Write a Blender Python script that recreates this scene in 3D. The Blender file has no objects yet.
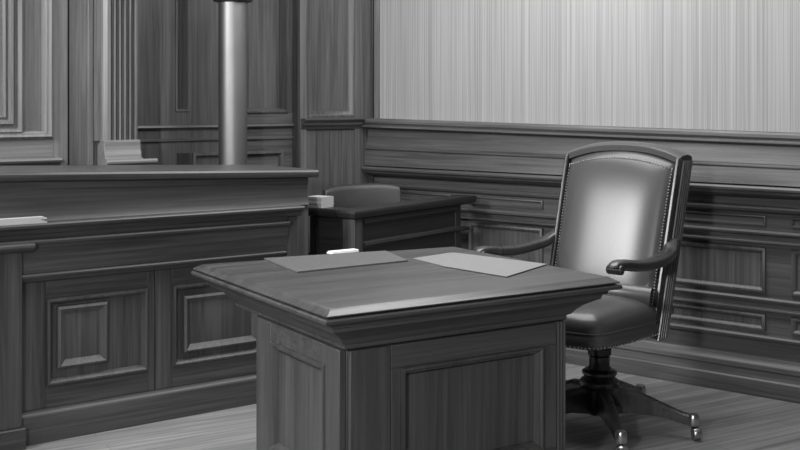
import bpy, bmesh, math, random
from mathutils import Vector, Matrix
random.seed(4)
PI = math.pi
SC = bpy.context.scene
COL = SC.collection

# ------------------------------------------------------------------ materials
def new_mat(name):
    m = bpy.data.materials.new(name); m.use_nodes = True
    nt = m.node_tree
    return m, nt, nt.nodes, nt.links, nt.nodes['Principled BSDF']

def wood(name, base, axis='x', rough=0.42, con=0.55, fine=75, coat=0.15, wear=0.0):
    """dark stained wood, monochrome; grain runs along a local axis"""
    m, nt, N, L, B = new_mat(name)
    tc = N.new('ShaderNodeTexCoord'); mp = N.new('ShaderNodeMapping')
    s = {'x': (1.6, fine, fine), 'y': (fine, 1.6, fine), 'z': (fine, fine, 1.6)}[axis]
    mp.inputs['Scale'].default_value = s
    L.new(tc.outputs['Object'], mp.inputs['Vector'])
    n1 = N.new('ShaderNodeTexNoise'); n1.inputs['Scale'].default_value = 1.0
    n1.inputs['Detail'].default_value = 6; n1.inputs['Roughness'].default_value = 0.62
    n1.inputs['Distortion'].default_value = 0.6
    L.new(mp.outputs[0], n1.inputs['Vector'])
    mp2 = N.new('ShaderNodeMapping')
    s2 = {'x': (.5, 9, 9), 'y': (9, .5, 9), 'z': (9, 9, .5)}[axis]
    mp2.inputs['Scale'].default_value = s2
    L.new(tc.outputs['Object'], mp2.inputs['Vector'])
    n2 = N.new('ShaderNodeTexNoise'); n2.inputs['Scale'].default_value = 1.0
    n2.inputs['Detail'].default_value = 3; n2.inputs['Distortion'].default_value = 1.2
    L.new(mp2.outputs[0], n2.inputs['Vector'])
    mx = N.new('ShaderNodeMath'); mx.operation = 'MULTIPLY_ADD'
    mx.inputs[1].default_value = 0.6
    mm = N.new('ShaderNodeMath'); mm.operation = 'MULTIPLY'; mm.inputs[1].default_value = 0.4
    L.new(n2.outputs['Fac'], mm.inputs[0])
    L.new(n1.outputs['Fac'], mx.inputs[0]); L.new(mm.outputs[0], mx.inputs[2])
    rp = N.new('ShaderNodeValToRGB'); e = rp.color_ramp.elements
    lo, hi = base * (1 - con), base * (1 + con * 1.1)
    e[0].position = .38; e[0].color = (lo, lo, lo, 1)
    e[1].position = .64; e[1].color = (hi, hi, hi, 1)
    L.new(mx.outputs[0], rp.inputs['Fac'])
    L.new(rp.outputs['Color'], B.inputs['Base Color'])
    rr = N.new('ShaderNodeMapRange'); rr.inputs['To Min'].default_value = rough - .08
    rr.inputs['To Max'].default_value = rough + .14
    L.new(n2.outputs['Fac'], rr.inputs['Value']); L.new(rr.outputs[0], B.inputs['Roughness'])
    bp = N.new('ShaderNodeBump'); bp.inputs['Strength'].default_value = 0.4; bp.inputs['Distance'].default_value = 0.002
    L.new(mx.outputs[0], bp.inputs['Height']); L.new(bp.outputs[0], B.inputs['Normal'])
    B.inputs['Coat Weight'].default_value = coat; B.inputs['Coat Roughness'].default_value = .35
    return m

def plain(name, v, rough=.5, metal=0.0, noise=0.08, nscale=30, bump=0.0, coat=0.0):
    m, nt, N, L, B = new_mat(name)
    tc = N.new('ShaderNodeTexCoord'); n = N.new('ShaderNodeTexNoise')
    n.inputs['Scale'].default_value = nscale; n.inputs['Detail'].default_value = 4
    L.new(tc.outputs['Object'], n.inputs['Vector'])
    rp = N.new('ShaderNodeValToRGB'); e = rp.color_ramp.elements
    a, b = v * (1 - noise), v * (1 + noise)
    e[0].position = .3; e[0].color = (a, a, a, 1); e[1].position = .7; e[1].color = (b, b, b, 1)
    L.new(n.outputs['Fac'], rp.inputs['Fac']); L.new(rp.outputs['Color'], B.inputs['Base Color'])
    B.inputs['Roughness'].default_value = rough; B.inputs['Metallic'].default_value = metal
    B.inputs['Coat Weight'].default_value = coat; B.inputs['Coat Roughness'].default_value = .4
    if bump:
        bp = N.new('ShaderNodeBump'); bp.inputs['Strength'].default_value = bump; bp.inputs['Distance'].default_value = .001
        L.new(n.outputs['Fac'], bp.inputs['Height']); L.new(bp.outputs[0], B.inputs['Normal'])
    return m

def fabric():
    m, nt, N, L, B = new_mat('ribbed_wall_fabric')
    tc = N.new('ShaderNodeTexCoord')
    facs = []
    for sx, sz in ((230, .8), (110, .35), (22, .1)):
        mp = N.new('ShaderNodeMapping'); mp.inputs['Scale'].default_value = (sx, 1, sz)
        L.new(tc.outputs['Object'], mp.inputs['Vector'])
        n = N.new('ShaderNodeTexNoise'); n.inputs['Scale'].default_value = 1; n.inputs['Detail'].default_value = 3
        L.new(mp.outputs[0], n.inputs['Vector']); facs.append(n.outputs['Fac'])
    a = N.new('ShaderNodeMath'); a.operation = 'MULTIPLY'; a.inputs[1].default_value = .5; L.new(facs[0], a.inputs[0])
    b = N.new('ShaderNodeMath'); b.operation = 'MULTIPLY_ADD'; b.inputs[1].default_value = .38; L.new(facs[1], b.inputs[0]); L.new(a.outputs[0], b.inputs[2])
    c = N.new('ShaderNodeMath'); c.operation = 'MULTIPLY_ADD'; c.inputs[1].default_value = .12; L.new(facs[2], c.inputs[0]); L.new(b.outputs[0], c.inputs[2])
    rp = N.new('ShaderNodeValToRGB'); e = rp.color_ramp.elements
    e[0].position = .40; e[0].color = (FAB*.72,)*3 + (1,); e[1].position = .56; e[1].color = (FAB*1.12,)*3 + (1,)
    L.new(c.outputs[0], rp.inputs['Fac']); L.new(rp.outputs['Color'], B.inputs['Base Color'])
    B.inputs['Roughness'].default_value = .9
    bp = N.new('ShaderNodeBump'); bp.inputs['Strength'].default_value = .3; bp.inputs['Distance'].default_value = .002
    L.new(c.outputs[0], bp.inputs['Height']); L.new(bp.outputs[0], B.inputs['Normal'])
    return m

def floor_mat():
    m, nt, N, L, B = new_mat('floor_boards')
    tc = N.new('ShaderNodeTexCoord'); mp = N.new('ShaderNodeMapping')
    mp.inputs['Rotation'].default_value = (0, 0, -math.radians(31))
    L.new(tc.outputs['Object'], mp.inputs['Vector'])
    br = N.new('ShaderNodeTexBrick'); br.inputs['Scale'].default_value = 1
    br.inputs['Brick Width'].default_value = 1.3; br.inputs['Row Height'].default_value = .14
    br.inputs['Mortar Size'].default_value = .0015; br.offset = .37
    br.inputs['Color1'].default_value = (FLR*.86,)*3 + (1,); br.inputs['Color2'].default_value = (FLR*1.1,)*3 + (1,)
    br.inputs['Mortar'].default_value = (FLR*.5,)*3 + (1,)
    L.new(mp.outputs[0], br.inputs['Vector'])
    mp2 = N.new('ShaderNodeMapping'); mp2.inputs['Scale'].default_value = (1.4, 34, 1)
    L.new(mp.outputs[0], mp2.inputs['Vector'])
    n = N.new('ShaderNodeTexNoise'); n.inputs['Scale'].default_value = 1; n.inputs['Detail'].default_value = 6; n.inputs['Distortion'].default_value = .8
    L.new(mp2.outputs[0], n.inputs['Vector'])
    rp = N.new('ShaderNodeValToRGB'); e = rp.color_ramp.elements
    e[0].position = .32; e[0].color = (.62, .62, .62, 1); e[1].position = .66; e[1].color = (1.2, 1.2, 1.2, 1)
    L.new(n.outputs['Fac'], rp.inputs['Fac'])
    mx = N.new('ShaderNodeMixRGB'); mx.blend_type = 'MULTIPLY'; mx.inputs[0].default_value = 1
    L.new(br.outputs['Color'], mx.inputs[1]); L.new(rp.outputs['Color'], mx.inputs[2])
    L.new(mx.outputs[0], B.inputs['Base Color'])
    B.inputs['Roughness'].default_value = .5
    return m

FAB, FLR = .31, .235
M = {}
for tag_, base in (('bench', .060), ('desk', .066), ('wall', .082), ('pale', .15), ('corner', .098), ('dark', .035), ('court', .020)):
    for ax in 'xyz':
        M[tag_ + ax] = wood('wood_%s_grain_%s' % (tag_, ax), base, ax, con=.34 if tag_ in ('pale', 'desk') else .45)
M['desktop'] = wood('wood_desk_top', .062, 'x', rough=.36, con=.36, fine=45, coat=.3)
M['chairwood'] = wood('chair_wood', .022, 'z', rough=.26, con=.4, coat=.5)
M['chairreed'] = wood('chair_reeding_painted_gloss', .075, 'z', rough=.24, con=.5, coat=.5)  # paler than the post wood: gloss streaks put into the colour
M['fabric'] = fabric()
M['floor'] = floor_mat()
M['plaster'] = plain('ceiling_plaster', .7, .9)
M['leather'] = plain('leather', .065, .28, noise=.06, nscale=90, bump=.06)
M['leather_dark'] = plain('dark_leather', .035, .45, noise=.1, nscale=60, bump=.2)
M['nail'] = plain('nailheads', .75, .3, 1.0)
M['steel'] = plain('brushed_steel', .27, .5, 1.0, noise=.05, nscale=8)
M['darksteel'] = plain('dark_steel', .06, .35, .8)
M['brass'] = plain('caster_metal', .5, .28, 1.0)
M['rubber'] = plain('caster_rubber', .03, .5)
M['paper'] = plain('white_paper', .72, .8, noise=.03)
M['paper2'] = plain('grey_paper', .46, .8, noise=.03)
M['folder'] = plain('folder_board', .115, .5, noise=.08)
M['folderpale'] = plain('pale_folder_card', .22, .6, noise=.05)
M['card'] = plain('white_card', .9, .6, noise=.02)

# ------------------------------------------------------------------ mesh helper
class MB:
    def __init__(s, T=None): s.bm = bmesh.new(); s.T = T or Matrix()
    def v(s, p): return s.bm.verts.new(s.T @ Vector(p))
    def f(s, vs):
        try: s.bm.faces.new(vs)
        except ValueError: pass
    def box(s, x0, x1, y0, y1, z0, z1):
        V = [s.v(p) for p in ((x0,y0,z0),(x1,y0,z0),(x1,y1,z0),(x0,y1,z0),(x0,y0,z1),(x1,y0,z1),(x1,y1,z1),(x0,y1,z1))]
        for q in ((0,3,2,1),(4,5,6,7),(0,1,5,4),(1,2,6,5),(2,3,7,6),(3,0,4,7)): s.f([V[i] for i in q])
        return s
    def loft(s, rings, close=True, cap0=True, cap1=True):
        R = [[s.v(p) for p in r] for r in rings]
        n = len(R[0])
        for a, b in zip(R, R[1:]):
            for i in range(n if close else n - 1):
                j = (i + 1) % n; s.f([a[i], a[j], b[j], b[i]])
        if cap0: s.f(R[0][::-1])
        if cap1: s.f(R[-1])
        return s
    def prism(s, prof, x0, x1, m0=0.0, m1=0.0):
        """closed (y,z) profile swept along x; m0/m1 mitre the ends by m*y"""
        return s.loft([[(x0 - m0 * y, y, z) for y, z in prof], [(x1 + m1 * y, y, z) for y, z in prof]])
    def vprism(s, prof, z0, z1):
        return s.loft([[(x, y, z0) for x, y in prof], [(x, y, z1) for x, y in prof]])
    def frame(s, x0, x1, z0, z1, prof, fill=False):
        """mitred rectangle moulding on a face; prof = (inset, y) closed loop unless fill"""
        rings = [[(x0+i, y, z0+i), (x1-i, y, z0+i), (x1-i, y, z1-i), (x0+i, y, z1-i)] for i, y in prof]
        if fill: return s.loft(rings, cap0=False)
        return s.loft(rings + [rings[0]], cap0=False, cap1=False)
    def lathe(s, prof, n=28, c=(0, 0)):
        return s.loft([[(c[0]+max(r,1e-4)*math.cos(2*PI*i/n), c[1]+max(r,1e-4)*math.sin(2*PI*i/n), z) for i in range(n)] for r, z in prof])
    def sweep(s, path, sec, n=None, up=(0, 0, 1)):
        """path = list of points; sec(k, t) -> list of (a, b) in the normal plane"""
        P = [Vector(p) for p in path]; rings = []
        for k, p in enumerate(P):
            d = (P[min(k+1, len(P)-1)] - P[max(k-1, 0)]).normalized()
            u = Vector(up); sd = d.cross(u)
            if sd.length < 1e-5: sd = Vector((1, 0, 0))
            sd.normalize(); u = sd.cross(d).normalized()
            rings.append([tuple(p + sd * a + u * b) for a, b in sec(k, k / (len(P) - 1))])
        return s.loft(rings)
    def tube(s, path, rad, n=10, up=(0, 0, 1)):
        r = rad if callable(rad) else (lambda t: rad)
        return s.sweep(path, lambda k, t: [(r(t)*math.cos(2*PI*i/n), r(t)*math.sin(2*PI*i/n)) for i in range(n)], up=up)
    def ball(s, c, r, sub=1, sc=(1, 1, 1)):
        mt = s.T @ Matrix.Translation(c) @ Matrix.Diagonal((sc[0], sc[1], sc[2], 1))
        bmesh.ops.create_icosphere(s.bm, subdivisions=sub, radius=r, matrix=mt); return s
    def build(s, name, mat, parent=None, bevel=0.0, segs=2, sharp=38, kind=None, label=None, subsurf=0):
        bmesh.ops.recalc_face_normals(s.bm, faces=s.bm.faces)
        lim = math.radians(sharp)
        for f in s.bm.faces: f.smooth = True
        for e in s.bm.edges:
            if len(e.link_faces) == 2 and e.calc_face_angle(0) > lim: e.smooth = False
        me = bpy.data.meshes.new(name); s.bm.to_mesh(me); s.bm.free()
        me.materials.append(mat if not isinstance(mat, str) else M[mat])
        o = bpy.data.objects.new(name, me); COL.objects.link(o)
        if parent: o.parent = parent
        if bevel:
            b = o.modifiers.new('bevel', 'BEVEL'); b.width = bevel; b.segments = segs; b.limit_method = 'ANGLE'
            b.angle_limit = math.radians(40); b.harden_normals = False
        if subsurf:
            d = o.modifiers.new('sub', 'SUBSURF'); d.levels = subsurf; d.render_levels = subsurf
        if kind: o['kind'] = kind
        if label: o['label'] = label
        return o

def thing(name, label, cat, loc=(0, 0, 0), rot=0.0, group=None):
    o = bpy.data.objects.new(name, None); COL.objects.link(o)
    o.location = loc; o.rotation_euler = (0, 0, rot); o['label'] = label; o['category'] = cat
    if group: o['group'] = group
    o.empty_display_size = .2
    return o
def tag(o, label, cat, loc=None, rot=None, group=None):
    o['label'] = label; o['category'] = cat
    if group: o['group'] = group
    if loc: o.location = loc
    if rot is not None: o.rotation_euler = (0, 0, rot)
    return o
def struct_at(o, loc, rot):
    o.location = loc; o.rotation_euler = (0, 0, rot); o['kind'] = 'structure'; return o

def settle(o, k, x0, zlo, zhi):
    """old joinery that has sagged a little towards one end"""
    for v in o.data.vertices:
        g = min(1, max(0, (v.co.z - zlo)/(zhi - zlo)))
        v.co.z -= k*(v.co.x - x0)*g
    return o

# ------------------------------------------------------------------ layout frames
BO, BR = (-1.542, 4.508, 0), math.radians(36.43)      # bench and left wall frame
WO, WR = (-0.173, 6.854, 0), math.radians(-39.49)     # right wall frame, origin in the corner
H = 2.9

def bframe(x, y, z=0):
    c, s = math.cos(BR), math.sin(BR)
    return (BO[0] + x*c - y*s, BO[1] + x*s + y*c, z)

# ------------------------------------------------------------------ room shell
fl = MB(); fl.box(-4.2, 4.6, -1.2, 9, -.1, 0); fl.build('floor', 'floor', kind='structure')
ce = MB(); ce.box(-4.2, 4.6, -1.2, 9, H, H + .1); ce.build('ceiling', 'plaster', kind='structure')

# right wall: fabric above, wainscot below (children share the wall's frame)
w = MB(); w.box(-.05, 5.2, 0, .2, 0, H)
wallR = struct_at(w.build('wall_right', 'walld' if 'walld' in M else 'wallx'), WO, WR)
f = MB(); f.box(.075, 5.2, -.012, -.0005, 1.262, H); settle(f.build('fabric_panel', 'fabric', wallR, kind='structure'), .0155, 1.10, -1, 0)
XE = 5.2
def wrail(name, prof, mat='wallx', x0=.0, x1=XE, parent=wallR, bevel=.002):
    m = MB(); m.prism(prof, x0, x1); return m.build(name, mat, parent, bevel=bevel, kind='structure')
# chair rail with its bead and the sloping frieze below
cr = MB(); cr.prism([(0, 1.272), (-.100, 1.272), (-.108, 1.262), (-.108, 1.246), (-.098, 1.238), (-.096, 1.232), (-.104, 1.230),
                     (-.104, 1.219), (-.085, 1.214), (-.046, 1.209), (-.046, 1.195), (-.052, 1.15), (-.062, 1.112), (-.072, 1.105),
                     (-.072, 1.094), (-.066, 1.088), (-.069, 1.05), (-.076, 1.000), (0, 1.000)], -.03, XE)
settle(struct_at(cr.build('trim_1', 'wallx', bevel=.002), WO, WR), .0155, 1.10, 1.01, 1.2)
r2 = MB(); r2.prism([(0, .995), (-.096, .995), (-.104, .985), (-.100, .974), (-.084, .968), (-.078, .957), (-.056, .949), (-.04, .938), (0, .936)], 0, XE)
struct_at(r2.build('trim_2', 'wallx', bevel=.002), WO, WR)
wrail('dado_rail', [(0, .895), (-.030, .895), (-.036, .885), (-.030, .872), (-.018, .866), (0, .860)])
r3 = MB(); r3.prism([(0, .785), (-.048, .785), (-.058, .776), (-.056, .765), (-.036, .758), (-.034, .738), (-.046, .733), (-.046, .722), (0, .715)], 0, XE)
struct_at(r3.build('trim_3', 'wallx', bevel=.002), WO, WR)
wrail('mid_rail', [(0, .465), (-.026, .465), (-.036, .455), (-.030, .442), (-.018, .436), (-.016, .415), (-.026, .41), (-.026, .40), (0, .395)])
wrail('lower_rail', [(0, .285), (-.03, .285), (-.04, .276), (-.034, .262), (-.02, .256), (0, .25)])
PF = [(0, -.001), (.002, -.016), (.012, -.020), (.022, -.014), (.026, -.006), (.028, -.001)]
PW = .62
for k in range(8):
    x0 = .12 + k * PW; x1 = x0 + PW - .12
    for z0, z1 in ((.485, .700), (.302, .385)):
        m = MB(); m.frame(x0, x1, z0, z1, PF); m.build('panel_moulding', 'wallz', wallR, kind='structure')
        m = MB(); m.box(x0+.0285, x1-.0285, -.004, -.0006, z0+.0285, z1-.0285); m.build('panel', 'wallz', wallR, kind='structure')
    m = MB(); m.frame(x0, x1, .800, .852, [(0, -.001), (.002, -.009), (.008, -.011), (.014, -.006), (.016, -.001)]); m.build('panel_moulding', 'wallx', wallR, kind='structure')
bb = MB(); bb.prism([(0, 0), (-.058, 0), (-.058, .075), (-.050, .082), (-.044, .118), (-.050, .124), (-.046, .146), (-.030, .158), (-.022, .178), (0, .182)], 0, XE)
struct_at(bb.build('baseboard_right', 'wallx', bevel=.002), WO, WR)
# wooden edge trim between corner and fabric
t = MB(); t.box(.004, .034, -.030, 0, 1.272, H); struct_at(t.build('trim_4', 'darkz', bevel=.003), WO, WR)
t = MB(); t.vprism([(.036, 0), (.036, -.018), (.044, -.030), (.060, -.030), (.072, -.014), (.074, 0)], 1.272, H); struct_at(t.build('trim_5', 'palez'), WO, WR)

# left wall: near pier, recess and right section, all in the bench frame
w = MB(); w.box(-2.6, .828, .75, 1.0, 0, H); wallL = struct_at(w.build('wall_left', 'palez', bevel=.002), BO, BR)
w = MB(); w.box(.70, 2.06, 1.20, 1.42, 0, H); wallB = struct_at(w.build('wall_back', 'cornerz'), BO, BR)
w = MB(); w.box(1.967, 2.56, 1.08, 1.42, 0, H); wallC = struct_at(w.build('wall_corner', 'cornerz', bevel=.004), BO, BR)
def sp(name, m, mat, parent, bevel=.0015): return m.build(name, mat, parent, bevel=bevel, kind='structure')
# near pier: nested panel mouldings
Y0 = .75
def strip(x0, x1, d, z0, z1, mat='palez', parent=None, name='stile', y0=Y0):
    m = MB(); m.box(x0, x1, y0 - d, y0 - .0004, z0, z1); return sp(name, m, mat, parent or wallL)
strip(.380, .452, .042, 1.05, H)                       # stile right of the panel
strip(-2.4, .380, .042, 1.05, 1.215, 'palex', name='rail')
m = MB(); m.frame(-.7, .380, 1.215, H + .8, [(0, Y0-0.0010), (0, Y0-0.0476), (.012, Y0-0.0616), (.022, Y0-0.0560), (.026, Y0-0.0364), (.036, Y0-0.0308), (.040, Y0-0.0140), (.042, Y0-0.0010)]); sp('panel_moulding', m, 'palez', wallL, 0)
m = MB(); m.frame(-.6, .248, 1.236, H + .7, [(0, Y0-0.0010), (.003, Y0-0.0252), (.014, Y0-0.0420), (.026, Y0-0.0364), (.032, Y0-0.0168), (.046, Y0-0.0168), (.052, Y0-0.0364), (.064, Y0-0.0336), (.072, Y0-0.0112), (.084, Y0-0.0196), (.092, Y0-0.0010)]); sp('panel_moulding', m, 'palez', wallL, 0)
m = MB(); m.prism([(Y0-.001, 1.125), (Y0-.085, 1.125), (Y0-.092, 1.115), (Y0-.085, 1.105), (Y0-.062, 1.098), (Y0-.050, 1.082), (Y0-.03, 1.075), (Y0-.001, 1.07)], -2.4, .41); sp('sill', m, 'palex', wallL)
m = MB(); m.vprism([(.470, Y0-.0005), (.470, Y0-.012), (.580, Y0-.012), (.580, Y0-.0005)], .9, H); sp('flat_panel', m, 'palez', wallL)
# recess back: slot panel, big panel, rails, low panel
Y1 = 1.20
def strip2(x0, x1, d, z0, z1, mat='cornerz', name='stile', parent=None): return strip(x0, x1, d, z0, z1, mat, parent or wallB, name, Y1)
strip2(.80, 1.215, .055, .60, H)
strip2(1.300, 1.490, .055, .60, H)
strip2(1.215, 1.300, .055, .60, 1.335, name='rail')
strip2(1.490, 1.975, .055, .60, 1.325, 'cornerx', name='rail')
strip2(1.935, 1.975, .055, 1.325, H)
m = MB(); m.frame(1.215, 1.300, 1.335, H + .5, [(0, Y1-0.0550), (.002, Y1-0.0630), (.010, Y1-0.0650), (.014, Y1-0.0530), (.016, Y1-0.0010), (0, Y1-0.0010)]); sp('panel_moulding', m, 'palez', wallB, 0)
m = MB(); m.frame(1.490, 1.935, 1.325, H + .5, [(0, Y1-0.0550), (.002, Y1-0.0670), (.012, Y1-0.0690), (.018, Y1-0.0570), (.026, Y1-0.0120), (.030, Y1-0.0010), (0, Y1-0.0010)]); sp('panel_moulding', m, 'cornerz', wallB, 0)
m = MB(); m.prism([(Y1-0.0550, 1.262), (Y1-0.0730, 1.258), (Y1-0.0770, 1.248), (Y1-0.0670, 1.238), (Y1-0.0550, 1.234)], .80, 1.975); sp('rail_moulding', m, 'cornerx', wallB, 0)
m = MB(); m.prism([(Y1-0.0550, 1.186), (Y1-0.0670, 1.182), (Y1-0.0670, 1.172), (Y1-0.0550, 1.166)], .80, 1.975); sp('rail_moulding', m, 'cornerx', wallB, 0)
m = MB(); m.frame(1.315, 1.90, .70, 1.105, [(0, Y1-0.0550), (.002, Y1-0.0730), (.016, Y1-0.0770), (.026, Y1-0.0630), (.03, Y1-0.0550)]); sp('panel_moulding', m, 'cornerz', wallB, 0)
m = MB(); m.box(1.225, 1.300, Y1-0.0610, Y1-0.0555, .8, 1.105); sp('low_panel', m, 'darkz', wallB, 0)  # flat dark board, its colour stands for the shade of a small recess
# corner section: framed panel with its own sill
Y2 = 1.08
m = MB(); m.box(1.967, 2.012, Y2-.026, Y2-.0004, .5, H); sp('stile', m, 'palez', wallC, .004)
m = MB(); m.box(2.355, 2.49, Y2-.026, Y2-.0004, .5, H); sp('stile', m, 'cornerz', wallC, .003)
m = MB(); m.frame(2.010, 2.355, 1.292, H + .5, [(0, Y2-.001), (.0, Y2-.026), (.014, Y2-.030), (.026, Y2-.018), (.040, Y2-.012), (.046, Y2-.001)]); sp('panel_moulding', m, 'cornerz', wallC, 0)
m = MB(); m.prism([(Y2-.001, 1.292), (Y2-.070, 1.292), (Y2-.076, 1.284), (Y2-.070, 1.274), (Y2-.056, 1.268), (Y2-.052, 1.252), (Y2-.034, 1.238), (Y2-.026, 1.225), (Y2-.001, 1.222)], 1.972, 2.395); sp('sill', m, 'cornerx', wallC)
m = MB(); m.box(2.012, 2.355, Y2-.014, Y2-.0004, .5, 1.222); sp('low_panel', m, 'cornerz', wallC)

# ------------------------------------------------------------------ fluted pilaster
pil = thing('fluted_pilaster', 'pale fluted wooden pilaster with stepped base on the panelled wall behind the bench', 'pilaster', BO, BR)
YP = Y0 - .0006
prof = [(.590, YP), (.590, YP-.05), (.625, YP-.05)]
for i in range(5):                                         # flutes
    a = .650 + i * .0265
    prof += [(a, YP-.085)]
    prof += [(a+.004, YP-.068), (a+.0105, YP-.062), (a+.017, YP-.068), (a+.021, YP-.085)]
prof = [(.590, YP), (.590, YP-.045), (.618, YP-.045), (.618, YP-.07), (.634, YP-.085)] + prof[3:] + [(.784, YP-.085), (.790, YP-.07), (.790, YP)]
m = MB(); m.vprism(prof, 1.20, H); m.build('shaft', 'palez', pil, sharp=30)
m = MB(); m.prism([(YP, .9), (YP-.10, .9), (YP-.10, 1.075), (YP-.13, 1.082), (YP-.15, 1.094), (YP-.15, 1.104), (YP-.135, 1.112), (YP-.11, 1.118), (YP-.105, 1.145), (YP-.098, 1.155), (YP-.098, 1.196), (YP-.088, 1.204), (YP, 1.204)], .612, .800); m.build('base', 'palex', pil, bevel=.002)
m = MB(); m.prism([(YP-.1505, 1.085), (YP-.16, 1.085), (YP-.168, 1.092), (YP-.168, 1.104), (YP-.16, 1.112), (YP-.1505, 1.112)], .600, .862); m.build('base_moulding', 'palex', pil, bevel=.004)
m = MB(); m.box(.560, .588, YP-.022, YP, .9, H); m.build('fillet', 'palez', pil, bevel=.003)

# ------------------------------------------------------------------ steel column
cx, cy, _ = bframe(1.405, .83)
col = thing('steel_column', 'round polished steel column rising behind the panelled bench', 'column', (cx, cy, 0))
m = MB(); m.lathe([(.0775, .02), (.0775, 1.925)], 40); m.build('shaft', 'steel', col)
m = MB(); m.lathe([(.0775, 1.925), (.104, 1.932), (.108, 1.942), (.108, 1.96), (.09, 1.97), (.0775, 1.972)], 40); m.build('collar', 'darksteel', col)
m = MB(); m.lathe([(.07, 1.972), (.07, H - .002)], 40); m.build('upper_shaft', 'steel', col)
m = MB(); m.lathe([(.12, 0), (.12, .012), (.0775, .02)], 40); m.build('base_plate', 'steel', col)

# ------------------------------------------------------------------ panelled bench on the left
bench = thing('court_bench', 'long waist-high panelled wooden bench front along the left wall', 'bench', BO, BR)
X0, X1 = -1.6, 1.358
m = MB(); m.box(X0, X1, .012, .5, 0, 1.058); settle(m.build('body', 'benchz', bench, bevel=.003), .03, .45, .9, 1.05)
m = MB(); m.prism([(.50, 1.058), (-.044, 1.058), (-.058, 1.062), (-.062, 1.074), (-.062, 1.086), (-.054, 1.096), (.50, 1.096)], X0, X1 + .035); settle(m.build('top_cap', 'benchx', bench, bevel=.002), .03, .45, .9, 1.05)
m = MB(); m.prism([(.012, 1.058), (-.022, 1.058), (-.024, 1.03), (-.016, 1.022), (-.014, .98), (-.018, .94), (-.026, .915), (-.034, .903), (.012, .903)], X0, X1); settle(m.build('frieze', 'benchx', bench, bevel=.002), .03, .45, .9, 1.05)
m = MB(); m.prism([(.012, .903), (-.082, .903), (-.088, .896), (-.084, .886), (-.064, .880), (-.05, .868), (-.044, .855), (.012, .855)], X0, 1.30); m.build('ledge', 'benchx', bench, bevel=.002)
m = MB(); m.prism([(.012, .855), (-.040, .855), (-.040, .838), (-.060, .834), (-.064, .826), (-.058, .816), (-.046, .812), (-.040, .76), (-.030, .72), (-.030, .694), (.012, .694)], X0, 1.235); m.build('band', 'benchx', bench, bevel=.002)
m = MB(); m.prism([(.012, .694), (-.040, .694), (-.046, .688), (-.044, .680), (-.030, .674), (-.022, .662), (-.012, .658), (.012, .656)], X0, 1.225); m.build('moulding', 'benchx', bench, bevel=.0015)
m = MB(); m.prism([(.012, 0), (-.030, 0), (-.030, .108), (-.024, .120), (-.010, .130), (.012, .132)], X0, X1 + .01); m.build('baseboard', 'benchx', bench, bevel=.003)
def stile(x0, x1, z0, z1, ax='z', y=0.0):
    mm = MB(); mm.box(x0, x1, y, .0115, z0, z1); mm.build('stile' if ax == 'z' else 'rail', 'bench' + ax, bench, bevel=.002)
pan = [(-.60, -.13), (.106, .552), (.666, 1.16)]
for a, b in ((-1.6, -.60), (-.13, .106), (.552, .584), (.588, .666), (1.16, 1.20)): stile(a, b, .132, .656)
for a, b in pan:
    stile(a, b, .132, .222, 'x'); stile(a, b, .582, .656, 'x')
    mm = MB(); mm.frame(a, b, .222, .582, [(0, .011), (0, -.004), (.004, -.012), (.012, -.014), (.020, -.006), (.024, .004), (.028, .0105)]); mm.build('panel_moulding', 'benchz', bench)
ins = [(-.55, -.18, .27, .53), (.152, .372, .285, .545), (.72, 1.10, .275, .530)]
for a, b, c, d in ins:
    mm = MB(); mm.frame(a, b, c, d, [(0, .0118), (.002, -.006), (.012, -.012), (.022, -.004), (.036, .006), (.040, .004)], fill=True); mm.build('raised_panel', 'benchz', bench)
m = MB(); m.box(1.238, X1, -.022, .0115, .132, .902); m.build('end_stile', 'benchz', bench, bevel=.002)
pl = MB(); pl.box(-.36, -.008, -.055, .0115, .085, .79); pl = pl.build('pilaster', 'benchz', bench, bevel=.004)
m = MB(); m.prism([(-.032, .79), (-.062, .79), (-.080, .800), (-.088, .808), (-.088, .820), (-.080, .826), (-.065, .828)], -.38, .035); m.build('cap', 'benchx', pl, bevel=.002)
m = MB(); m.box(-.38, .002, -.075, -.0305, 0, .085); m.build('base_block', 'benchx', pl, bevel=.004)

# papers lying on the bench ledge at the far left
m = MB()
for i in range(5): m.box(-.34 + .01*i, .085 - .012*(i % 3), -.079 + .001*i, -.037, .9035 + .005*i, .908 + .005*i)
tag(m.build('paper_sheets', 'paper2'), 'thin bundle of white sheets lying on the bench ledge at its left end', 'papers', BO, BR)

# ------------------------------------------------------------------ witness desk (dark) in the corner
DR = math.atan2(.857, .635)
wd = thing('witness_desk', 'small black-stained wooden desk box between bench end and wainscot', 'desk', (-.224, 5.40, 0), DR)
# local x runs along its long front, local y away from it towards the bench end
Z = .865
def rail_top(x0, x1, y0, y1):
    mm = MB(); mm.loft([[(x0+i, y0+i, z), (x1-i, y0+i, z), (x1-i, y1-i, z), (x0+i, y1-i, z)] for i, z in ((.02, Z-.045), (.004, Z-.036), (0, Z-.02), (0, Z-.008), (.006, Z))])
    return mm
rail_top(-.035, 1.05, -.035, .085).build('front_rail_top', 'courtx', wd)
rail_top(-.035, .075, .0855, .31).build('side_rail_top', 'courty', wd)
m = MB(); m.box(.062, .88, 0, .03, .06, Z-.045); m.build('front_panel', 'courtx', wd, bevel=.002)
m = MB(); m.prism([(-.0005, .705), (-.02, .70), (-.022, .688), (-.008, .676), (-.0005, .672)], .062, .93); m.build('front_moulding', 'darkx', wd)
m = MB(); m.prism([(-.0005, .82), (-.016, .82), (-.020, .80), (-.006, .785), (-.0005, .78)], .062, .88); m.build('top_moulding', 'courtx', wd)
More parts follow.
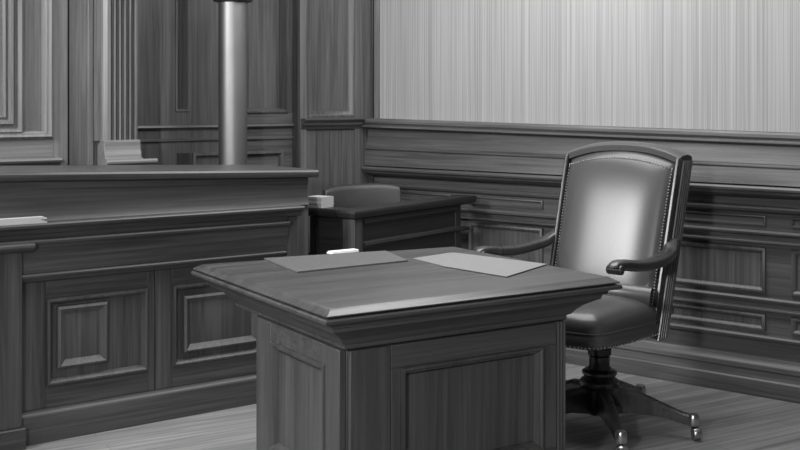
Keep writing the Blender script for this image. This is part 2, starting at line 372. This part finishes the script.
m = MB(); m.vprism([(-.012, .062), (-.020, .050), (-.020, .0), (-.012, -.016), (.048, -.016), (.062, -.006), (.062, .062)], 0, Z-.045); m.build('corner_post', 'benchz', wd, bevel=.002)
m = MB(); m.box(0, .025, .062, .27, .06, Z-.045); m.build('side_panel', 'courty', wd, bevel=.002)
m = MB(); m.box(.88, .935, -.006, .05, 0, Z-.045); m.build('leg', 'courtz', wd, bevel=.003)
m = MB(); m.box(.88, .935, .23, .28, 0, Z-.045); m.build('leg', 'courtz', wd, bevel=.003)
m = MB(); m.box(-.005, .045, .23, .28, 0, Z-.0455); m.build('leg', 'courtz', wd, bevel=.003)
m = MB(); m.box(.936, 1.035, .0, .26, .672, .692); m.build('side_shelf', 'darkx', wd, bevel=.002)

# pile of papers on its left end
m = MB()
for i in range(9): m.box(-.045 + random.uniform(-.003, .003), .05 + random.uniform(-.003, .003), -.05, .05 + random.uniform(-.006, .006), .006*i, .006*i + .0052)
dc, ds = math.cos(DR), math.sin(DR)
def wdp(x, y, z=0): return (-.224 + x*dc - y*ds, 5.40 + x*ds + y*dc, z)
tag(m.build('paper_stack', 'paper2'), 'low stack of pale papers at the left end of the black-stained desk box', 'papers', wdp(.018, .235, Z + .0005), DR)

# low dark armchair behind it
ac = thing('armchair', 'low-backed dark leather chair behind the black-stained corner desk', 'chair', (-.225, 6.30, 0), math.radians(22))
m = MB()
rings = []
for k in range(15):
    t_ = k/14*2 - 1; x = .225*t_
    yb = -.045*(t_*t_) + .02; top = .925 - .018*t_**4 + .004*t_
    th = .035
    rings.append([(x, yb-th, .50), (x, yb-th-.006, .72), (x, yb-th, top-.03), (x, yb-th*.6, top-.006), (x, yb, top), (x, yb+th*.6, top-.006), (x, yb+th, top-.03), (x, yb+th, .72), (x, yb+th, .50)])
m.loft(rings); m.build('backrest', 'leather_dark', ac, bevel=.006, sharp=60)
m = MB(); m.loft([[(-.21+i, -.36+i, z), (.21-i, -.36+i, z), (.21-i, -.045, z), (-.21+i, -.045, z)] for i, z in ((.012, .40), (0, .415), (0, .455), (.02, .475))]); m.build('seat', 'leather_dark', ac, bevel=.01)
for x, y in ((-.18, -.33), (.18, -.33), (-.18, .0), (.18, .0)):
    m = MB(); m.loft([[(x-r, y-r, z), (x+r, y-r, z), (x+r, y+r, z), (x-r, y+r, z)] for r, z in ((.013, 0), (.02, .40 if y < -.1 else .498))]); m.build('leg', 'chairwood', ac)

# ------------------------------------------------------------------ main desk
Fp, Lp, Rp, Bp = (Vector(p) for p in ((-.219, 3.292), (-.801, 4.258), (.788, 3.935), (.240, 4.800)))
ANG = math.atan2((Rp-Fp).y, (Rp-Fp).x)
def loc2(p):
    d = p - Fp; return Vector((d.x*math.cos(ANG) + d.y*math.sin(ANG), -d.x*math.sin(ANG) + d.y*math.cos(ANG)))
QUAD = [loc2(Fp), loc2(Rp), loc2(Bp), loc2(Lp)]            # counter-clockwise
def inset(ins_):
    """quad inset by (front, right, back, left)"""
    n = 4; lines = []
    for i in range(n):
        a, b = QUAD[i], QUAD[(i+1) % n]; d = (b-a).normalized(); nn = Vector((-d.y, d.x))
        lines.append((a + nn*ins_[i], d))
    out = []
    for i in range(n):
        (p, d), (q, e_) = lines[i-1], lines[i]
        den = d.x*e_.y - d.y*e_.x; tt = ((q-p).x*e_.y - (q-p).y*e_.x)/den
        out.append(p + d*tt)
    return out
def qring(i, z): return [(p.x, p.y, z) for p in inset(i if isinstance(i, tuple) else (i,)*4)]
desk = thing('pedestal_desk', 'large square wooden desk with moulded top and panelled pedestal in the centre', 'desk', (Fp.x, Fp.y, 0), ANG)
m = MB(); m.loft([qring(i, z) for i, z in ((.02, .7285), (.004, .7295), (.0, .734), (.0, .741), (.004, .7455), (.018, .747), (.018, .7505), (.006, .752), (.006, .7555), (.034, .772), (.038, .773))]); m.build('top', 'desktop', desk, sharp=22)
cor = [(.16, .16, .30, .16, .612), (.146, .148, .10, .146, .612), (.138, .14, .094, .138, .617), (.138, .14, .094, .138, .630), (.126, .128, .088, .126, .636), (.116, .118, .08, .116, .650), (.098, .10, .07, .098, .668), (.07, .074, .055, .07, .684), (.052, .054, .045, .052, .694), (.048, .05, .042, .048, .708), (.036, .038, .034, .036, .711), (.034, .036, .032, .034, .722), (.024, .024, .024, .024, .7288)]
m = MB(); m.loft([qring(c[:4], c[4]) for c in cor]); m.build('cornice', 'deskx', desk, sharp=32)
BI = (.152, .154, .312, .152)
m = MB(); m.loft([qring(BI, .085), qring(BI, .6115)]); m.build('body', 'deskz', desk, bevel=.002)
m = MB(); m.loft([qring(tuple(b-o for b in BI), z) for o, z in ((.03, 0), (.03, .07), (.022, .08), (.008, .0845))]); m.build('plinth', 'deskx', desk, bevel=.002)
body = inset(BI)
def face_T(a, b):
    """matrix: local x along a->b, local -y outward, z up"""
    d = (b-a).normalized(); nn = Vector((-d.y, d.x))
    return Matrix(((d.x, nn.x, 0, a.x), (d.y, nn.y, 0, a.y), (0, 0, 1, 0), (0, 0, 0, 1))), (b-a).length
FM = [(0, -.0005), (0, -.024), (.003, -.031), (.011, -.031), (.017, -.022), (.020, -.022), (.027, -.008), (.030, -.0005)]
# front-right face: stiles, rails, panel, reeded strip
T, ln = face_T(body[0], body[1])
pA, pB, zT, zB = .190, ln - .100, .535, .17
m = MB(T); m.box(.002, .150, -.024, -.0004, .086, .611); m.build('stile', 'deskz', desk, bevel=.002)
m = MB(T); m.box(.1525, pB + .06, -.022, -.0004, zT, .611); m.build('rail', 'deskx', desk, bevel=.002)
m = MB(T); m.box(.1525, pB + .06, -.022, -.0004, .086, zB); m.build('rail', 'deskx', desk, bevel=.002)
m = MB(T); m.box(.1525, pA, -.022, -.0004, zB, zT); m.build('stile', 'deskz', desk, bevel=.002)
m = MB(T); m.box(pB, pB + .06, -.022, -.0004, zB, zT); m.build('stile', 'deskz', desk, bevel=.002)
m = MB(T); m.frame(pA, pB, zB, zT, FM); m.build('panel_moulding', 'deskz', desk)
m = MB(T); m.box(pA+.031, pB-.031, -.004, -.0004, zB+.031, zT-.031); m.build('panel', 'deskz', desk, bevel=.001)
for i in range(3):
    a = pB + .064 + i*.0135
    m = MB(T); m.vprism([(a, -.0004), (a, -.018), (a+.003, -.0235), (a+.0065, -.025), (a+.010, -.0235), (a+.0125, -.018), (a+.0125, -.0004)], .086, .611); m.build('reed', 'deskz', desk)
# left face
T, ln = face_T(body[3], body[0])
m = MB(T); m.box(.002, .125, -.024, -.0004, .086, .611); m.build('stile', 'deskz', desk, bevel=.003)
m = MB(T); m.box(ln-.100, ln-.002, -.024, -.0004, .086, .611); m.build('stile', 'deskz', desk, bevel=.003)
m = MB(T); m.box(.126, ln-.101, -.022, -.0004, .545, .611); m.build('rail', 'deskx', desk, bevel=.002)
m = MB(T); m.box(.126, ln-.101, -.022, -.0004, .086, .16); m.build('rail', 'deskx', desk, bevel=.002)
m = MB(T); m.frame(.126, ln-.101, .16, .545, FM); m.build('panel_moulding', 'deskz', desk)
m = MB(T); m.box(.157, ln-.132, -.004, -.0004, .191, .514); m.build('panel', 'deskz', desk, bevel=.001)

# things lying on the desk, given by their corners on the table top
DT = .7735
def slab(name, pts, th, mat, label, cat, z=DT, bevel=.0008, lift=None):
    c = sum((Vector(p) for p in pts), Vector((0, 0))) / len(pts)
    mm = MB(); lf = lift or [0]*len(pts)
    mm.loft([[(p[0]-c.x, p[1]-c.y, l) for p, l in zip(pts, lf)], [(p[0]-c.x, p[1]-c.y, l+th) for p, l in zip(pts, lf)]])
    return tag(mm.build(name, mat, bevel=bevel), label, cat, (c.x, c.y, z))
def tp(u, v, z=DT):                                         # table-top point under a photo measurement
    y = 1111*(1.4 - z)/(v - 100); return ((u-400)/1111*y, y)
slab('document_folder', [tp(297, 273), tp(408, 261.5), tp(386, 252), tp(264, 259.5)], .006, 'folder', 'thin dark grey document folder lying flat on the big desk', 'folder')
slab('paper_sheet', [tp(443, 266), tp(474, 255), tp(452, 252.5), tp(413, 258.5)], .0012, 'folderpale', 'single loose sheet half under the pale folder on the big desk', 'paper')
slab('document_folder', [tp(507, 277.5), tp(547, 265), tp(459, 254), tp(441, 266.5)], .003, 'folderpale', 'paler grey card folder near the right of the big desk top', 'folder', z=DT + .0014)
m = MB(); m.box(-.066, .066, -.02, .02, 0, .006); m.box(-.062, .066, -.018, .02, .0062, .0105)
p_ = tp(343, 252.8)
tag(m.build('note_pad', 'card', bevel=.001), 'small bright white note pad behind the dark folder', 'note pad', (p_[0], p_[1], DT), ANG + .08)

# ------------------------------------------------------------------ swivel chair
ch = thing('swivel_armchair', 'large leather swivel armchair with nailhead trim and wooden arms beside the desk', 'chair', (.850, 4.735, 0), math.atan2(-.635, .772))
CX = -.06
def by(z): return .13 + .21*(z - .44)/.71                   # back rake
# leather back cushion: grid pillow with arched top
NU, NV = 28, 30
def back_pt(a, b, side):
    hw = .254 + .012*b
    arch = .052*(1 - a*a)*b**3
    z = .47 + b*.655 + arch
    x = CX + a*hw
    e = max(0, 1-abs(a)**4)*max(0, 1-abs(2*b-1)**5)
    puff = .054*e**.48 if side > 0 else .012*e
    return (x, by(z) - .022 - puff if side > 0 else by(z) + .05 + puff, z)
m = MB()
G = [[m.v(back_pt(2*i/NU-1, j/NV, 1)) for i in range(NU+1)] for j in range(NV+1)]
for j in range(NV):
    for i in range(NU): m.f([G[j][i], G[j][i+1], G[j+1][i+1], G[j+1][i]])
K = [[m.v(back_pt(2*i/NU-1, j/NV, -1)) for i in range(NU+1)] for j in range(NV+1)]
for j in range(NV):
    for i in range(NU): m.f([K[j][i], K[j+1][i], K[j+1][i+1], K[j][i+1]])
for i in range(NU):
    m.f([G[0][i], K[0][i], K[0][i+1], G[0][i+1]]); m.f([G[NV][i], G[NV][i+1], K[NV][i+1], K[NV][i]])
for j in range(NV):
    m.f([G[j][0], G[j+1][0], K[j+1][0], K[j][0]]); m.f([G[j][NU], K[j][NU], K[j+1][NU], G[j+1][NU]])
back = m.build('backrest', 'leather', ch, sharp=70)
# crest rail and posts
path = []
for k in range(25):
    a = k/24*2 - 1
    z = 1.142 + .050*(1-abs(a)**2.4)
    path.append((CX + a*.289, by(z) + .012, z))
m = MB(); m.sweep(path, lambda k, t: [(-.050, -.020), (-.056, -.006), (-.050, .006), (-.03, .016), (0, .020), (.03, .016), (.052, .004), (.052, -.020)]); m.build('crest_rail', 'leather', ch, sharp=50)
for sgn in (-1, 1):
    zs = [.385 + .748*k/16 for k in range(17)]
    def cx(z): return CX + sgn*(.266 + .012*(z-.36)/.8)
    pth = [(cx(z), by(z) + .012, z) for z in zs]
    m = MB(); m.sweep(pth, lambda k, t: [(-.010, -.034), (.010, -.034), (.010, .056), (-.010, .056)], up=(0, -1, 0)); po = m.build('back_post', 'chairwood', ch, bevel=.006)
    for off in (-.012, .008, .028, .048, .064):
        m = MB(); m.tube([(cx(z) + sgn*.0095, by(z) + .012 + off, z) for z in zs], .0075, 8, up=(0, -1, 0)); m.build('reed', 'chairreed', po)
# nailheads round the back
m = MB(); pts = []
for k in range(47): pts.append(back_pt(-.965, .06 + .9*k/46, 1)); pts.append(back_pt(.965, .06 + .9*k/46, 1))
for k in range(41): pts.append(back_pt(-.965 + 1.93*k/40, .955, 1))
for p in pts: m.ball((p[0], p[1]-.002, p[2]), .0040, 1)
m.build('nailhead_trim', 'nail', back, kind='stuff')
# seat: tapered pillow
def seat_ring(ins_, z, crown=0):
    out = []
    n = 48
    for k in range(n):
        t_ = 2*PI*k/n; c, s_ = math.cos(t_), math.sin(t_)
        q = 14.0 if s_ < 0 else 7.0; r = (abs(c)**q + abs(s_)**q)**(-1/q)
        px, py = c*r, s_*r                                  # rounded square
        hw = .268 - .036*(-py) if py < 0 else .268 + .014*py
        bow = -.025*(1-px*px) if py < -.6 else 0
        x = CX + px*(hw - ins_); y = -.065 + py*(.250 - ins_) + bow
        out.append((x, y, z))
    return out
m = MB(); m.loft([seat_ring(i, z) for i, z in ((.012, .405), (.0, .412), (-.004, .43), (-.004, .455), (.002, .468), (-.002, .482), (.002, .506), (.014, .526), (.04, .544), (.08, .556), (.13, .563), (.18, .566), (.225, .567))]); seat = m.build('seat', 'leather', ch, sharp=75)
m = MB()
rg = seat_ring(-.004, .414)
for a, b in zip(rg, rg[1:] + rg[:1]):
    A, B_ = Vector(a), Vector(b); cnt = max(1, int((B_-A).length/.015))
    for q in range(cnt): m.ball(A.lerp(B_, q/cnt), .0040, 1)
m.build('nailhead_trim', 'nail', seat, kind='stuff')
m = MB(); rr_ = seat_ring(.0, .470); rr_ = rr_ + rr_[:1]
m.tube(rr_, .0045, 6); m.build('piping', 'leather', seat)
# lower lumbar roll between seat and back
m = MB(); m.sweep([(CX - .25, by(.55)-.055, .557), (CX - .15, by(.55)-.074, .562), (CX, by(.55)-.080, .564), (CX + .15, by(.55)-.074, .562), (CX + .25, by(.55)-.055, .557)], lambda k, t: [(.034*math.cos(2*PI*i/14), .05*math.sin(2*PI*i/14)) for i in range(14)]); m.build('lumbar_roll', 'leather', ch)
# arms with scrolled ends and curved supports
for sgn in (-1, 1):
    x = CX + sgn*.325
    ctrl = [(CX + sgn*.285, by(.78)+.0, .792), (CX + sgn*.297, by(.77)-.035, .770), (CX+sgn*.310, .14, .750), (x, .04, .738), (x+sgn*.006, -.08, .734), (x+sgn*.006, -.20, .742), (x, -.27, .752), (x-sgn*.002, -.325, .756), (x-sgn*.002, -.352, .751), (x-sgn*.002, -.360, .744)]
    P_ = [Vector(c) for c in ctrl]; path = []
    for i in range(len(P_)-1):
        p0, p1, p2, p3 = P_[max(i-1, 0)], P_[i], P_[i+1], P_[min(i+2, len(P_)-1)]
        for q in range(6):
            t_ = q/6
            path.append(.5*((2*p1) + (p2-p0)*t_ + (2*p0-5*p1+4*p2-p3)*t_*t_ + (3*p1-p0-3*p2+p3)*t_**3))
    path.append(P_[-1])
    def sec(k, t):
        wv = .026 + .010*math.sin(PI*min(1, t*1.1)); hv = .019 + .004*math.sin(PI*t)
        return [(wv*math.copysign(abs(math.cos(2*PI*i/16))**.7, math.cos(2*PI*i/16)), hv*math.copysign(abs(math.sin(2*PI*i/16))**.7, math.sin(2*PI*i/16))) for i in range(16)]
    m = MB(); m.sweep(path, sec); arm = m.build('arm', 'chairwood', ch, sharp=60)
    m = MB(Matrix.Translation((x - sgn*.002, -.346, .743)) @ Matrix.Rotation(PI/2, 4, 'Y')); m.lathe([(.004, -.034), (.008, -.034), (.010, -.030), (.013, -.030), (.015, -.033), (.018, -.031), (.0195, -.026), (.0195, .026), (.018, .031), (.015, .033), (.013, .030), (.010, .030), (.008, .034), (.004, .034)], 20); m.build('scroll', 'chairwood', arm)
# swivel post, hub and five legs
m = MB(); m.box(CX-.14, CX+.16, -.20, .06, .385, .4045); m.build('seat_plate', 'darksteel', ch, bevel=.004)
m = MB(); m.lathe([(.040, .31), (.050, .318), (.050, .345), (.043, .352), (.043, .385)], 24); m.build('swivel_column', 'darksteel', ch)
m = MB(); m.lathe([(.048, .065), (.058, .08), (.064, .165), (.064, .172), (.076, .178), (.083, .190), (.083, .206), (.074, .216), (.064, .220), (.066, .228), (.074, .236), (.074, .246), (.064, .254), (.050, .258), (.044, .27), (.044, .3095)], 32); m.build('hub', 'chairwood', ch)
rz = math.atan2(-.635, .772)
for ang in (-24, -88, -158, 125, 52):
    A = math.radians(ang) - rz; ca, sa = math.cos(A), math.sin(A)
    prof_ = [(.03, .128, .115), (.08, .134, .112), (.15, .136, .094), (.22, .122, .072), (.29, .106, .050), (.35, .088, .044), (.395, .082, .042)]
    rings = []
    for r, z, hh in prof_:
        wv = .030 - .012*(r/.37)
        pc = []
        for a, b in ((-wv, -hh/2), (-wv, hh*.30), (-wv*.6, hh*.46), (0, hh/2), (wv*.6, hh*.46), (wv, hh*.30), (wv, -hh/2)):
            pc.append((r*ca - a*sa, r*sa + a*ca, z + b))
        rings.append(pc)
    m = MB(); m.loft(rings); leg = m.build('leg', 'chairwood', ch, sharp=30)
    cxx, cyy = .392*ca, .392*sa
    m = MB(); m.lathe([(.021, .0605), (.024, .066), (.024, .096), (.019, .106), (.008, .107)], 18, (cxx, cyy)); m.build('metal_cap', 'brass', leg)
    m = MB(Matrix.Translation((cxx + .012*ca, cyy + .012*sa, .0285)) @ Matrix.Rotation(A + .5, 4, 'Z') @ Matrix.Rotation(PI/2, 4, 'Y')); m.lathe([(.012, -.017), (.024, -.016), (.028, -.010), (.028, .010), (.024, .016), (.012, .017)], 20); m.build('caster', 'brass', leg)
    m = MB(); m.box(cxx-.006, cxx+.006, cyy-.006, cyy+.006, .05, .0605); m.build('caster_stem', 'darksteel', leg)

# ------------------------------------------------------------------ light, camera, view
def area(name, loc, target, size, power, sy=None, spread=None):
    l = bpy.data.lights.new(name, 'AREA'); l.energy = power; l.shape = 'RECTANGLE'; l.size = size; l.size_y = sy or size
    if spread: l.spread = math.radians(spread)
    o = bpy.data.objects.new(name, l); COL.objects.link(o); o.location = loc
    o.rotation_euler = (Vector(target) - Vector(loc)).to_track_quat('-Z', 'Y').to_euler(); return o
area('window_light', (-2.8, 3.25, 2.5), (1.0, 4.9, .8), .78, 92, .78)
area('front_lamp', (-1.2, -.3, 1.95), (.6, 6, 1.0), .25, 88)
area('ceiling_lamp', (.45, 4.9, 2.85), (.45, 4.9, 0), 1.8, 60)
wld = bpy.data.worlds.new('world'); SC.world = wld; wld.use_nodes = True
bg = wld.node_tree.nodes['Background']; bg.inputs[0].default_value = (1, 1, 1, 1); bg.inputs[1].default_value = .06

cam = bpy.data.cameras.new('camera'); cam.sensor_width = 36; cam.lens = 1111/800*36
cam.shift_y = -(225-100)/800; cam.clip_start = .05
co = bpy.data.objects.new('camera', cam); COL.objects.link(co)
co.location = (0, 0, 1.4); co.rotation_euler = (PI/2, 0, 0)
SC.camera = co
SC.view_settings.view_transform = 'Standard'; SC.view_settings.look = 'None'
SC.view_settings.gamma = 1; SC.view_settings.use_curve_mapping = False
SC.view_settings.exposure = 0.1
